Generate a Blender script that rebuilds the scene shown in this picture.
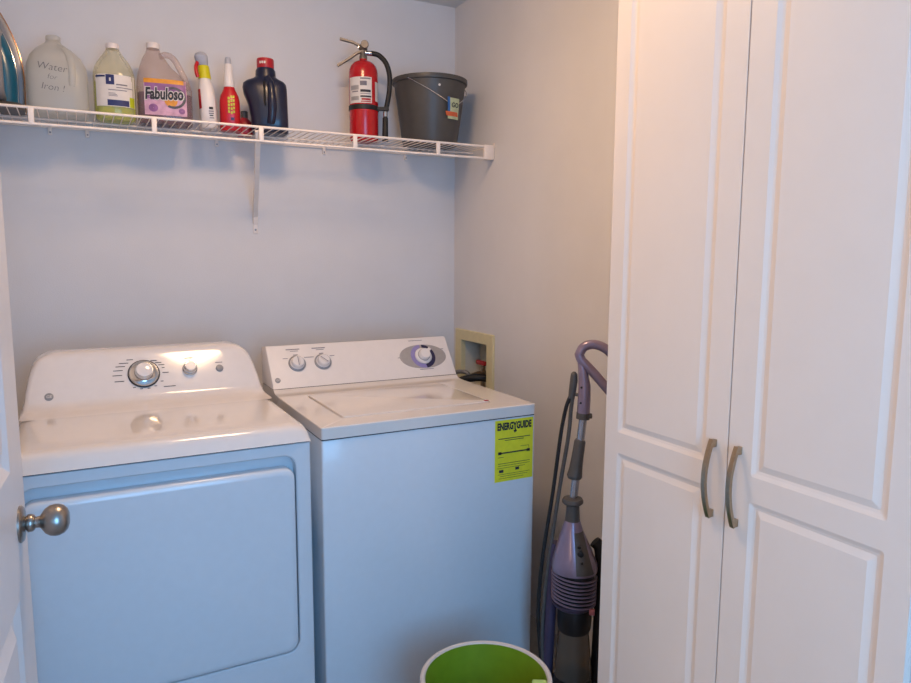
import bpy, bmesh, math, random
from mathutils import Matrix, Vector
PI = math.pi
random.seed(4)
SC = bpy.context.scene
for o in list(bpy.data.objects):
    bpy.data.objects.remove(o)

# ------------------------------------------------------------------ camera
CAM = Vector((-1.4675, -2.7647, 1.378))
YAW, PITCH, ROLL, FPX = -0.4901, -0.1246, 0.0042, 707.48
rh = Vector((math.cos(YAW), math.sin(YAW), 0)); dh = Vector((-math.sin(YAW), math.cos(YAW), 0)); zh = Vector((0, 0, 1))
fw = math.cos(PITCH) * dh + math.sin(PITCH) * zh
u2 = -math.sin(PITCH) * dh + math.cos(PITCH) * zh
rt = math.cos(ROLL) * rh + math.sin(ROLL) * u2
up = -math.sin(ROLL) * rh + math.cos(ROLL) * u2
cam_d = bpy.data.cameras.new('camera'); cam = bpy.data.objects.new('camera', cam_d)
SC.collection.objects.link(cam)
cam.matrix_world = Matrix(((rt.x, up.x, -fw.x, CAM.x), (rt.y, up.y, -fw.y, CAM.y), (rt.z, up.z, -fw.z, CAM.z), (0, 0, 0, 1)))
cam_d.sensor_width = 36; cam_d.lens = FPX / 911 * 36; cam_d.clip_start = 0.02
SC.camera = cam

# ------------------------------------------------------------------ world, assumed daylight, exposure
w = bpy.data.worlds.new('world'); SC.world = w; w.use_nodes = True
w.node_tree.nodes['Background'].inputs[0].default_value = (0.30, 0.56, 1.0, 1)
w.node_tree.nodes['Background'].inputs[1].default_value = 0.9
# unseen blue area light, added for daylight through an assumed window behind the photographer
la = bpy.data.lights.new('assumed_daylight', 'AREA'); la.shape = 'RECTANGLE'; la.size = 1.0; la.size_y = 1.5
la.color = (0.22, 0.56, 1.0); la.energy = 40
lo = bpy.data.objects.new('assumed_daylight', la); SC.collection.objects.link(lo)
lo.location = (-1.10, -3.74, 1.35); lo.rotation_euler = (PI / 2, 0, 0)
# unseen warm fill, added to brighten the cabinet through the left wall's doorway
lb_ = bpy.data.lights.new('cabinet_fill', 'AREA'); lb_.shape = 'DISK'; lb_.size = 0.5
lb_.color = (1.0, 0.66, 0.38); lb_.energy = 14
lh = bpy.data.objects.new('cabinet_fill', lb_); SC.collection.objects.link(lh)
lh.location = (-2.75, -2.85, 1.25); lh.rotation_euler = Vector((2.3, 1.0, -1.3)).to_track_quat('-Z', 'Y').to_euler()
vs = SC.view_settings
vs.view_transform = 'Standard'; vs.look = 'None'; vs.gamma = 1; vs.exposure = 0.0; vs.use_curve_mapping = False
LAMP_E = 50.0
LAMP_C = (1.0, 0.65, 0.36)

# ------------------------------------------------------------------ materials
def lin(c):
    if isinstance(c, str):
        c = tuple(int(c[i:i + 2], 16) / 255 for i in (0, 2, 4))
    return tuple((x / 12.92 if x <= 0.04045 else ((x + 0.055) / 1.055) ** 2.4) for x in c) + (1.0,)

def mat(name, col, rough=0.5, metal=0.0, spec=0.5, ns=18.0, na=0.05, bump=0.0, bs=200.0, coat=0.0, trans=0.0, ior=1.45, emit=None, es=0.0):
    m = bpy.data.materials.new(name); m.use_nodes = True
    nt = m.node_tree; b = nt.nodes['Principled BSDF']
    c = lin(col)
    tc = nt.nodes.new('ShaderNodeTexCoord')
    nz = nt.nodes.new('ShaderNodeTexNoise'); nz.inputs['Scale'].default_value = ns; nz.inputs['Detail'].default_value = 4
    nt.links.new(tc.outputs['Object'], nz.inputs['Vector'])
    rp = nt.nodes.new('ShaderNodeValToRGB')
    rp.color_ramp.elements[0].position = 0.3; rp.color_ramp.elements[1].position = 0.7
    rp.color_ramp.elements[0].color = tuple(x * (1 - na) for x in c[:3]) + (1,)
    rp.color_ramp.elements[1].color = tuple(min(1, x * (1 + na)) for x in c[:3]) + (1,)
    nt.links.new(nz.outputs['Fac'], rp.inputs['Fac']); nt.links.new(rp.outputs['Color'], b.inputs['Base Color'])
    b.inputs['Roughness'].default_value = rough; b.inputs['Metallic'].default_value = metal
    b.inputs['Specular IOR Level'].default_value = spec; b.inputs['IOR'].default_value = ior
    b.inputs['Coat Weight'].default_value = coat; b.inputs['Coat Roughness'].default_value = 0.06
    b.inputs['Transmission Weight'].default_value = trans
    if bump:
        n2 = nt.nodes.new('ShaderNodeTexNoise'); n2.inputs['Scale'].default_value = bs; n2.inputs['Detail'].default_value = 3
        nt.links.new(tc.outputs['Object'], n2.inputs['Vector'])
        bp = nt.nodes.new('ShaderNodeBump'); bp.inputs['Strength'].default_value = bump; bp.inputs['Distance'].default_value = 0.002
        nt.links.new(n2.outputs['Fac'], bp.inputs['Height']); nt.links.new(bp.outputs['Normal'], b.inputs['Normal'])
    if emit:
        b.inputs['Emission Color'].default_value = tuple(emit) + (1,); b.inputs['Emission Strength'].default_value = es
    return m

def clear(name, tint, body, milk=0.15, rough=0.12):
    """thin see-through plastic: tinted transparency, a little milky body, surface gloss"""
    m = bpy.data.materials.new(name); m.use_nodes = True
    nt = m.node_tree; nt.nodes.remove(nt.nodes['Principled BSDF']); out = nt.nodes['Material Output']
    t = nt.nodes.new('ShaderNodeBsdfTransparent'); t.inputs['Color'].default_value = lin(tint)
    d = nt.nodes.new('ShaderNodeBsdfDiffuse'); tr = nt.nodes.new('ShaderNodeBsdfTranslucent')
    nz = nt.nodes.new('ShaderNodeTexNoise'); nz.inputs['Scale'].default_value = 30
    rp = nt.nodes.new('ShaderNodeValToRGB'); c = lin(body)
    rp.color_ramp.elements[0].color = tuple(x * 0.985 for x in c[:3]) + (1,); rp.color_ramp.elements[1].color = c
    nt.links.new(nz.outputs['Fac'], rp.inputs['Fac'])
    nt.links.new(rp.outputs['Color'], d.inputs['Color']); nt.links.new(rp.outputs['Color'], tr.inputs['Color'])
    m1 = nt.nodes.new('ShaderNodeMixShader'); m1.inputs[0].default_value = 0.45
    nt.links.new(d.outputs[0], m1.inputs[1]); nt.links.new(tr.outputs[0], m1.inputs[2])
    m2 = nt.nodes.new('ShaderNodeMixShader'); m2.inputs[0].default_value = milk
    nt.links.new(t.outputs[0], m2.inputs[1]); nt.links.new(m1.outputs[0], m2.inputs[2])
    g = nt.nodes.new('ShaderNodeBsdfGlossy'); g.inputs['Roughness'].default_value = rough
    lw = nt.nodes.new('ShaderNodeLayerWeight'); pw = nt.nodes.new('ShaderNodeMath'); pw.operation = 'POWER'; pw.inputs[1].default_value = 3.0
    fr = nt.nodes.new('ShaderNodeMath'); fr.operation = 'MULTIPLY_ADD'; fr.inputs[1].default_value = 0.30; fr.inputs[2].default_value = 0.02
    nt.links.new(lw.outputs['Facing'], pw.inputs[0]); nt.links.new(pw.outputs[0], fr.inputs[0])
    m3 = nt.nodes.new('ShaderNodeMixShader')
    nt.links.new(fr.outputs[0], m3.inputs[0]); nt.links.new(m2.outputs[0], m3.inputs[1]); nt.links.new(g.outputs[0], m3.inputs[2])
    nt.links.new(m3.outputs[0], out.inputs['Surface'])
    return m

M = {}
M['wall'] = mat('wall_paint', 'dbd8d8', 0.85, spec=0.25, ns=6, na=0.02, bump=0.25, bs=260)
M['ceiling'] = mat('ceiling_paint', 'dcdad8', 0.9, spec=0.2, ns=6, na=0.02, bump=0.3, bs=180)
M['floor'] = mat('vinyl_floor', 'a3a09b', 0.5, ns=9, na=0.12, bump=0.1, bs=40)
M['enamel'] = mat('daylight_tinted_enamel', 'd3d9df', 0.22, spec=0.5, ns=40, na=0.012, coat=0.35)  # white paint with the blue of the daylight mixed into its colour
M['top_enamel'] = mat('glossy_top_enamel', 'e0d8d2', 0.12, spec=0.55, ns=40, na=0.012, coat=0.6)  # glossier, warmer copy for the tops, without the blue daylight tint
M['plastic_w'] = mat('white_plastic', 'e2dad5', 0.1, coat=0.3, ns=40, na=0.015)
M['console_w'] = mat('satin_console_plastic', 'e2dad5', 0.42, ns=40, na=0.015)
M['seam'] = mat('dark_seam', '2a2c30', 0.6, ns=60, na=0.1)
M['gray_side'] = mat('grey_side_metal', '8d8b8c', 0.4, ns=30, na=0.03)
M['chrome'] = mat('chrome', 'cfd0d2', 0.12, 1.0, ns=60, na=0.02)
M['castmetal'] = mat('cast_metal', '7d766f', 0.5, 0.8, ns=120, na=0.08)
M['nickel'] = mat('brushed_nickel', 'a09a94', 0.3, 1.0, ns=120, na=0.06)
M['bronze'] = mat('champagne_metal', 'b0a08a', 0.3, 1.0, ns=120, na=0.06)
M['print'] = mat('dark_print', '2b2b33', 0.6, ns=90, na=0.1)
M['printgray'] = mat('grey_print', '77727a', 0.6, ns=90, na=0.1)
M['silver_plate'] = mat('silver_plate', 'a9a4a2', 0.4, 0.35, ns=90, na=0.05)
M['lilac'] = mat('lilac_print', '8f84b4', 0.5, ns=90, na=0.05)
M['navyprint'] = mat('navy_print', '262448', 0.5, ns=90, na=0.08)
M['wire'] = mat('white_vinyl_wire', 'efe2d8', 0.4, ns=60, na=0.03)
M['cab'] = mat('white_thermofoil', 'e8dcd2', 0.4, ns=14, na=0.01, bump=0.02, bs=90)
M['cabin'] = mat('cabinet_box', 'cdc5c0', 0.5, ns=14, na=0.02)
M['door'] = mat('white_door_paint', 'dcd6d4', 0.4, ns=14, na=0.015, bump=0.04, bs=60)
M['yellow'] = mat('yellow_paper', 'e2d92e', 0.55, ns=60, na=0.05)
M['cream'] = mat('cream_plastic', 'd8cba0', 0.45, ns=40, na=0.04)
M['cream_in'] = mat('pale_box_interior', 'c9c3b4', 0.5, ns=40, na=0.05)
M['redh'] = mat('red_lever', 'a82a2c', 0.4, ns=60, na=0.08)
M['rubber'] = mat('black_rubber', '1b1b1d', 0.55, ns=70, na=0.15)
M['grayhose'] = mat('grey_braided_hose', '85807c', 0.4, 0.3, ns=300, na=0.25)
M['red'] = mat('red_enamel', 'b3141c', 0.25, ns=40, na=0.04, coat=0.3)
M['paper'] = mat('white_label_paper', 'd9d2cc', 0.5, ns=60, na=0.03)
M['bucket'] = mat('charcoal_plastic', '4b4845', 0.42, ns=30, na=0.06)
M['green'] = mat('lime_plastic', '7b9620', 0.4, ns=30, na=0.05)
M['palegreen'] = mat('pale_lime_plastic', 'b4d27a', 0.4, ns=30, na=0.05)
M['rimw'] = mat('white_bucket_plastic', 'cfc3ba', 0.4, ns=30, na=0.04)
M['purple'] = mat('metallic_lilac', '8e7e93', 0.28, 0.35, ns=50, na=0.05, coat=0.3)
M['purple_d'] = mat('deep_lilac', '4a4159', 0.35, 0.2, ns=50, na=0.06)
M['gray_pl'] = mat('dark_grey_plastic', '54504d', 0.45, ns=50, na=0.08)
M['tubem'] = mat('silver_tube', 'b9b9c0', 0.25, 0.9, ns=50, na=0.03)
M['blackpl'] = mat('black_plastic', '17171a', 0.4, ns=50, na=0.15)
M['smoke'] = clear('smoky_clear_plastic', 'c8c0b6', '9a9286', 0.45)
M['hdpe'] = clear('milky_jug_plastic', 'f4f4f0', 'eceae6', 0.55, 0.3)
M['pet'] = clear('clear_bottle_plastic', 'faf9f0', 'ece8d2', 0.30)
M['petv'] = clear('clear_lilac_bottle', 'f8f2f0', 'dccac6', 0.30)
M['limeliq'] = clear('lime_liquid', 'eef29a', 'dce638', 0.75)
M['purpleliq'] = clear('purple_liquid', 'a0759a', '7e3e72', 0.6)
M['water'] = clear('water', 'fbfdfd', 'f2f4f4', 0.08)
M['navy'] = mat('navy_bottle_plastic', '141a33', 0.3, ns=40, na=0.1, coat=0.2)
M['capred'] = mat('red_cap', 'a8202c', 0.35, ns=40, na=0.06)
M['pinktab'] = mat('dusty_pink_plastic', 'a86468', 0.4, ns=40, na=0.06)
M['capw'] = mat('white_cap', 'e2d8d4', 0.4, ns=40, na=0.03)
M['sprayw'] = mat('white_spray_plastic', 'ddd6d4', 0.35, ns=40, na=0.03)
M['sprayy'] = mat('yellow_collar', 'c9c012', 0.4, ns=40, na=0.06)
M['sprayg'] = mat('pale_grey_nozzle', 'a9acb8', 0.35, ns=40, na=0.05)
M['sprayr'] = mat('red_bottle', 'b81420', 0.3, ns=40, na=0.05)
M['teal'] = mat('teal_plastic', '0f5a72', 0.3, ns=40, na=0.06, coat=0.3)
M['irong'] = mat('grey_iron_plastic', '8d8a8c', 0.35, 0.3, ns=40, na=0.05)
M['copper'] = mat('polished_soleplate', 'c79a7c', 0.15, 1.0, ns=40, na=0.05)
M['lamp'] = mat('lit_glass', 'fff2e0', 0.3, ns=20, na=0.01, emit=LAMP_C, es=LAMP_E)
M['purplelab'] = mat('purple_label', '8c5a8e', 0.45, ns=45, na=0.25)
M['pinklab'] = mat('pink_label', 'c89cb4', 0.45, ns=60, na=0.2)
M['orangelab'] = mat('orange_label', 'd8902c', 0.45, ns=60, na=0.15)
M['labdark'] = mat('dark_label_art', '4a4a52', 0.45, ns=60, na=0.3)
M['navylab'] = mat('navy_label', '22285c', 0.45, ns=60, na=0.1)
M['limeprint'] = mat('lime_print', 'b9b830', 0.45, ns=60, na=0.1)
M['bluetag'] = mat('blue_tag_print', '2f62a0', 0.45, ns=60, na=0.1)
M['orangetag'] = mat('orange_tag_print', 'd0623a', 0.45, ns=60, na=0.1)
M['greentag'] = mat('pale_green_tag', 'b7be96', 0.45, ns=60, na=0.15)
M['ink'] = mat('marker_ink', '65656c', 0.6, ns=60, na=0.1)

# ------------------------------------------------------------------ helpers
COL = SC.collection
def ob(name, verts, faces, m, parent=None, smooth=True, loc=None, auto=35):
    me = bpy.data.meshes.new(name); me.from_pydata([tuple(v) for v in verts], [], faces); me.update()
    bm = bmesh.new(); bm.from_mesh(me)
    bmesh.ops.remove_doubles(bm, verts=bm.verts, dist=1e-6)
    bmesh.ops.recalc_face_normals(bm, faces=bm.faces)
    return fin(name, bm, m, parent, smooth, loc, auto, me)
def fin(name, bm, m, parent=None, smooth=True, loc=None, auto=35, me=None):
    if me is None: me = bpy.data.meshes.new(name)
    a = math.radians(auto)
    for f in bm.faces: f.smooth = smooth
    if smooth:
        for e in bm.edges:
            if len(e.link_faces) == 2 and e.calc_face_angle(0) > a: e.smooth = False
    bm.to_mesh(me); bm.free()
    me.materials.append(M[m] if isinstance(m, str) else m)
    o = bpy.data.objects.new(name, me); COL.objects.link(o)
    if parent is not None: o.parent = parent
    if loc is not None: o.location = loc
    return o
def thing(name, label, cat, loc=(0, 0, 0), rz=0.0, group=None):
    o = bpy.data.objects.new(name, None); COL.objects.link(o); o.empty_display_size = 0.05
    o.location = loc; o.rotation_euler = (0, 0, rz); o['label'] = label; o['category'] = cat
    if group: o['group'] = group
    return o
def tag(o, label, cat):
    o['label'] = label; o['category'] = cat; return o
def struct(o, label=None):
    o['kind'] = 'structure'
    if label: o['label'] = label
    return o
def box(name, x0, x1, y0, y1, z0, z1, m, parent=None, bev=0.0, seg=2):
    bm = bmesh.new(); bmesh.ops.create_cube(bm, size=1)
    for v in bm.verts:
        v.co = Vector(((x0 + x1) / 2 + v.co.x * (x1 - x0), (y0 + y1) / 2 + v.co.y * (y1 - y0), (z0 + z1) / 2 + v.co.z * (z1 - z0)))
    if bev: bmesh.ops.bevel(bm, geom=bm.edges[:], offset=bev, segments=seg, profile=0.5, affect='EDGES')
    return fin(name, bm, m, parent)
def grid(rows, closed=False, cap0=False, cap1=False):
    n = len(rows[0]); V = [p for r in rows for p in r]; F = []
    for i in range(len(rows) - 1):
        for j in range(n if closed else n - 1):
            k = (j + 1) % n
            F.append((i * n + j, i * n + k, (i + 1) * n + k, (i + 1) * n + j))
    if cap0: F.append(tuple(range(n)))
    if cap1: F.append(tuple((len(rows) - 1) * n + j for j in range(n)))
    return V, F
def lathe(name, prof, m, parent=None, seg=32, c=(0, 0, 0), axis='z', cap0=True, cap1=True, auto=35):
    rows = []
    for r, h in prof:
        row = []
        for k in range(seg):
            a = 2 * PI * k / seg; x, y = r * math.cos(a), r * math.sin(a)
            p = (x, y, h) if axis == 'z' else ((h, x, y) if axis == 'x' else (x, h, y))
            row.append((p[0] + c[0], p[1] + c[1], p[2] + c[2]))
        rows.append(row)
    return ob(name, *grid(rows, True, cap0 and prof[0][0] > 1e-6, cap1 and prof[-1][0] > 1e-6), m, parent, auto=auto)
def spline(pts, n=8):
    P = [Vector(p) for p in pts]; out = []
    for i in range(len(P) - 1):
        p0 = P[i - 1] if i else P[0] * 2 - P[1]; p3 = P[i + 2] if i + 2 < len(P) else P[-1] * 2 - P[-2]
        p1, p2 = P[i], P[i + 1]
        for k in range(n):
            t = k / n
            out.append(0.5 * (2 * p1 + (p2 - p0) * t + (2 * p0 - 5 * p1 + 4 * p2 - p3) * t * t + (3 * p1 - p0 - 3 * p2 + p3) * t ** 3))
    out.append(P[-1]); return out
def tube(name, pts, r, m, parent=None, seg=10, closed=False, ref=None, r2=None, smoothn=0):
    if smoothn: 
        pts = spline(pts, smoothn)
    P = [Vector(p) for p in pts]; n = len(P); rows = []; N = None
    for i in range(n):
        if closed: T = (P[(i + 1) % n] - P[i - 1])
        else: T = P[min(i + 1, n - 1)] - P[max(i - 1, 0)]
        T.normalize()
        if N is None:
            N = Vector(ref) if ref else (Vector((0, 0, 1)) if abs(T.z) < 0.9 else Vector((0, 1, 0)))
        N = (N - T * N.dot(T)).normalized(); B = T.cross(N)
        ra = r[i] if isinstance(r, (list, tuple)) else r
        rb = ra if r2 is None else r2
        if seg == 4: rows.append([P[i] + N * (sx * ra) + B * (sy * rb) for sx, sy in ((1, 1), (1, -1), (-1, -1), (-1, 1))])
        else: rows.append([P[i] + N * (ra * math.cos(2 * PI * k / seg)) + B * (rb * math.sin(2 * PI * k / seg)) for k in range(seg)])
    if closed: rows.append(rows[0])
    return ob(name, *grid(rows, True, not closed, not closed), m, parent)
def prism(name, poly, d0, d1, m, parent=None, axis='x', bev=0.0, seg=2):
    """extrude a 2-D outline; axis x: (y,z)  axis y: (x,z)  axis z: (x,y)"""
    f = {'x': lambda p, d: (d, p[0], p[1]), 'y': lambda p, d: (p[0], d, p[1]), 'z': lambda p, d: (p[0], p[1], d)}[axis]
    rows = [[f(p, d0) for p in poly], [f(p, d1) for p in poly]]
    V, F = grid(rows, True, True, True)
    bm = bmesh.new(); vs_ = [bm.verts.new(v) for v in V]
    for q in F: bm.faces.new([vs_[i] for i in q])
    bmesh.ops.recalc_face_normals(bm, faces=bm.faces)
    if bev:
        bm.faces.ensure_lookup_table()
        caps = [f_ for f_ in bm.faces if len(f_.verts) == len(poly) and len(poly) != 4] or bm.faces[-2:]
        es = list({e for f_ in caps for e in f_.edges})
        bmesh.ops.bevel(bm, geom=es, offset=bev, segments=seg, profile=0.5, affect='EDGES')
    return fin(name, bm, m, parent)
def rrect(cx, cz, hw, hh, r, n=6):
    pts = []
    for sx, sz, a0 in ((1, 1, 0), (-1, 1, PI / 2), (-1, -1, PI), (1, -1, 1.5 * PI)):
        for k in range(n):
            a = a0 + PI / 2 * k / (n - 1)
            pts.append((cx + sx * (hw - r) + r * math.cos(a), cz + sz * (hh - r) + r * math.sin(a)))
    return pts
def sell(cx, cy, hw, hd, p, n=32):
    out = []
    for k in range(n):
        a = 2 * PI * k / n; c, s = math.cos(a), math.sin(a)
        out.append((cx + hw * math.copysign(abs(c) ** (2 / p), c), cy + hd * math.copysign(abs(s) ** (2 / p), s)))
    return out
def loft(name, secs, m, parent=None, n=32, auto=40):
    """secs: (z, cx, cy, half width, half depth, exponent)"""
    rows = [[(x, y, s[0]) for x, y in sell(*s[1:6], n)] for s in secs]
    return ob(name, *grid(rows, True, True, True), m, parent, auto=auto)
def front(secs, x, z):
    for a, b in zip(secs, secs[1:]):
        if a[0] <= z <= b[0] and b[0] > a[0]:
            t = (z - a[0]) / (b[0] - a[0]); s = [a[i] + (b[i] - a[i]) * t for i in range(6)]; break
    else: s = secs[0] if z < secs[0][0] else secs[-1]
    q = min(0.999, abs((x - s[1]) / s[3]))
    return s[2] - s[4] * (1 - q ** s[5]) ** (1 / s[5])
def patch(name, secs, x0, x1, z0, z1, m, parent, off=0.0008, nx=12, nz=6, skew=0.0):
    rows = []
    for i in range(nz + 1):
        z = z0 + (z1 - z0) * i / nz
        rows.append([(x0 + (x1 - x0) * j / nx, front(secs, x0 + (x1 - x0) * j / nx, z) - off, z) for j in range(nx + 1)])
    return ob(name, *grid(rows), m, parent)
def text(name, body, size, m, parent, fn, shear=0.0, width=None, offset=0.0):
    cu = bpy.data.curves.new('t', 'FONT'); cu.body = body; cu.size = size; cu.align_x = 'CENTER'; cu.align_y = 'CENTER'
    cu.shear = shear; cu.offset = offset; cu.resolution_u = 3
    o = bpy.data.objects.new('t', cu); COL.objects.link(o)
    dg = bpy.context.evaluated_depsgraph_get(); dg.update()
    me = bpy.data.meshes.new_from_object(o.evaluated_get(dg))
    bpy.data.objects.remove(o); bpy.data.curves.remove(cu)
    xs = [v.co.x for v in me.vertices]; k = 1.0
    if width: k = width / (max(xs) - min(xs))
    for v in me.vertices: v.co = fn(v.co.x * k, v.co.y)
    me.name = name; me.materials.clear(); me.materials.append(M[m])
    ot = bpy.data.objects.new(name, me); COL.objects.link(ot); ot.parent = parent
    return ot
def facing(x, y):
    return math.atan2(CAM.x - x, -(CAM.y - y))
def knob_frame(tilt_a, y0, z0):
    """local frame on a tilted console face: (x, along face, out) -> world"""
    a = Vector((0, tilt_a[0], tilt_a[1])).normalized(); n = Vector((0, -a.z, a.y)); p0 = Vector((0, y0, z0))
    return lambda x, s, o: Vector((x, 0, 0)) + p0 + a * s + n * o
def dial(name, P, x, s, prof, m, parent, seg=28):
    rows = []
    for r, h in prof:
        rows.append([P(x + r * math.cos(2 * PI * k / seg), s + r * math.sin(2 * PI * k / seg), h) for k in range(seg)])
    return ob(name, *grid(rows, True, True, True), m, parent, auto=30)
def flat(name, P, pts, m, parent, o=0.0008):
    return ob(name, [P(x, s, o) for x, s in pts], [tuple(range(len(pts)))], m, parent, smooth=False)
def bars(name, P, rects, m, parent, o=0.0008):
    V = []; F = []
    for x, s, hw, hh, rot in rects:
        c, q = math.cos(rot), math.sin(rot); b = len(V)
        for sx, sy in ((-1, -1), (1, -1), (1, 1), (-1, 1)):
            V.append(P(x + sx * hw * c - sy * hh * q, s + sx * hw * q + sy * hh * c, o))
        F.append((b, b + 1, b + 2, b + 3))
    return ob(name, V, F, m, parent, smooth=False)

# ------------------------------------------------------------------ room shell
XL, YF, ZC = -1.70, -3.60, 2.401
OB = dict(y0=-0.302, y1=-0.083, z0=0.80, z1=1.006)       # opening for the washer outlet box in the right wall
struct(box('floor', -3.4, .12, YF - .1, .1, -.1, 0, 'floor'), 'beige vinyl floor of the laundry room')
struct(box('ceiling', -3.4, .12, YF - .1, .1, ZC, ZC + .1, 'ceiling'), 'pale painted ceiling')
struct(box('wall_back', XL - .1, .12, 0, .1, 0, ZC, 'wall'), 'pale lavender grey wall behind the machines')
def wall_with_hole(name, f, u0, u1, v0, v1, hu0, hu1, hv0, hv1, t0, t1, m):
    V, F = [], []
    for t in (t0, t1):
        for a, b in ((u0, v0), (u1, v0), (u1, v1), (u0, v1), (hu0, hv0), (hu1, hv0), (hu1, hv1), (hu0, hv1)): V.append(f(a, b, t))
    for o in (0, 8):
        for k in range(4): F.append((o + k, o + (k + 1) % 4, o + 4 + (k + 1) % 4, o + 4 + k))
    for k in range(4):
        F.append((k, (k + 1) % 4, 8 + (k + 1) % 4, 8 + k)); F.append((4 + k, 4 + (k + 1) % 4, 12 + (k + 1) % 4, 12 + k))
    return ob(name, V, F, m, smooth=False)
struct(wall_with_hole('wall_right', lambda a, b, t: (t, a, b), YF, 0, 0, ZC, OB['y0'], OB['y1'], OB['z0'], OB['z1'], 0, .12, 'wall'), 'pale grey wall to the right of the washer')
struct(wall_with_hole('wall_left', lambda a, b, t: (t, a, b), YF, 0, 0, ZC, -3.0, -2.20, 0.001, 2.04, XL, XL - .1, 'wall'), 'left wall with the open doorway')
struct(wall_with_hole('wall_front', lambda a, b, t: (a, t, b), XL, 0, 0, ZC, -1.62, -.58, .6, 2.1, YF, YF - .1, 'wall'), 'wall with the assumed window behind the photographer')  # opening cut for the assumed window that lets in the area light
struct(box('wall_hall', -3.4, -3.3, YF - .1, -1.2, 0, ZC, 'wall'), 'hallway wall seen through the doorway')
struct(box('wall_hall_end', -3.3, XL - .1, -1.3, -1.2, 0, ZC, 'wall'), 'end wall of the hallway')
struct(box('wall_hall_near', -3.3, XL - .1, YF - .1, YF, 0, ZC, 'wall'), 'near end wall of the hallway')
wf = struct(wall_with_hole('assumed_window_1', lambda a, b, t: (a, t, b), -1.62, -.58, .6, 2.1, -1.57, -.63, .65, 2.05, YF - .03, YF - .07, 'door'), 'assumed white window frame')  # window assumed to go with the added area light, out of view
box('mullion', -1.12, -1.08, YF - .065, YF - .035, .65, 2.05, 'door', wf)  # bar of the assumed window

# hinged panel door, folded back along the left wall
HX, HY = -1.632, -2.155
drd = struct(bpy.data.objects.new('door_1', None), 'white panelled door with round satin nickel knob standing open at left'); COL.objects.link(drd)
ang = math.atan2(-1.571 - HX, -1.345 - HY)          # door runs from the hinge towards the back wall
drd.location = (HX, HY, 0.0); drd.rotation_euler = (0, 0, -ang)
DW, DT, DH = math.hypot(-1.571 - HX, -1.345 - HY), 0.035, 2.02
# local: y along the width from hinge, x = 0 face seen from the room, body towards -x
def panel_face(cells, outer_map, m, name, parent, groove, depth, rout, back=None):
    """cells: (u0,u1,v0,v1, panel u0,u1,v0,v1); outer_map(u,v,d) with d depth below the face"""
    V, F = [], []
    caps = []
    for (a0, a1, b0, b1, p0, p1, q0, q1) in cells:
        def rr(x0, x1, y0, y1, r): return rrect((x0 + x1) / 2, (y0 + y1) / 2, (x1 - x0) / 2, (y1 - y0) / 2, r, 5)
        g = groove
        loops = [[outer_map(u, v, 0) for u, v in rr(a0, a1, b0, b1, 1e-4)],
                 [outer_map(u, v, 0) for u, v in rr(p0, p1, q0, q1, rout)],
                 [outer_map(u, v, depth * .75) for u, v in rr(p0 + g * .3, p1 - g * .3, q0 + g * .3, q1 - g * .3, rout * .8)],
                 [outer_map(u, v, depth) for u, v in rr(p0 + g * .5, p1 - g * .5, q0 + g * .5, q1 - g * .5, rout * .7)],
                 [outer_map(u, v, depth * .7) for u, v in rr(p0 + g * .7, p1 - g * .7, q0 + g * .7, q1 - g * .7, rout * .6)],
                 [outer_map(u, v, 0.0005) for u, v in rr(p0 + g, p1 - g, q0 + g, q1 - g, rout * .5)]]
        gv, gf = grid(loops, True, False, False)
        o = len(V); V += gv; F += [tuple(i + o for i in f) for f in gf]
        caps.append([outer_map(u, v, 0.0005) for u, v in rr(p0 + g, p1 - g, q0 + g, q1 - g, rout * .5)])
    return V, F, caps
st, ms = 0.115, 0.10
pc = (DW - 2 * st - ms) / 2
cells = []
rows_z = [(0.0, .90, .25, .810), (.90, 1.62, 1.025, 1.53), (1.62, DH, 1.63 + .05, DH - .115)]
cols_y = [(0, DW / 2, st, st + pc), (DW / 2, DW, DW - st - pc, DW - st)]
for z0, z1, q0, q1 in rows_z:
    for y0, y1, p0, p1 in cols_y:
        cells.append((y0, y1, z0 + (0.008 if z0 == 0 else 0), z1, p0, p1, q0, q1))
V, F, caps = panel_face(cells, lambda u, v, d: (-d, u, v), 'door', 'leaf', drd, .045, .011, .003)
ob('door_leaf_face', V, F, 'door', drd, auto=8)
for c in caps: ob('panel', c, [tuple(range(len(c)))], 'door', drd, smooth=False)
box('door_leaf', -DT, -.0122, 0, DW, .008, DH, 'door', drd)
box('edge_band', -.0125, -0.0002, DW - .002, DW, .008, DH, 'door', drd)
kb = DW - .062
kn = lathe('door_knob', [(0.0, .0750), (.010, .0742), (.018, .0712), (.0238, .0655), (.0268, .0585), (.0272, .0520), (.0255, .0445), (.021, .0375), (.014, .0325), (.0105, .030), (.0095, .027), (.0095, .023), (.0125, .022), (.0150, .018), (.0150, .012), (.0115, .0095), (.0115, .007)], 'nickel', drd, 32, (0, kb, .92), 'x', auto=60)
lathe('rose', [(.031, .0), (.031, .003), (.028, .006), (.016, .0085), (0, .0085)], 'nickel', kn, 32, (0, kb, .92), 'x')
box('latch_plate', -.028, -.007, DW, DW + .0015, .875, .965, 'nickel', drd, .0005)
for z in (.25, 1.05, 1.8):
    lathe('hinge', [(.006, z - .045), (.006, z + .045)], 'nickel', drd, 12, (-.008, -.006, 0))

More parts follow.
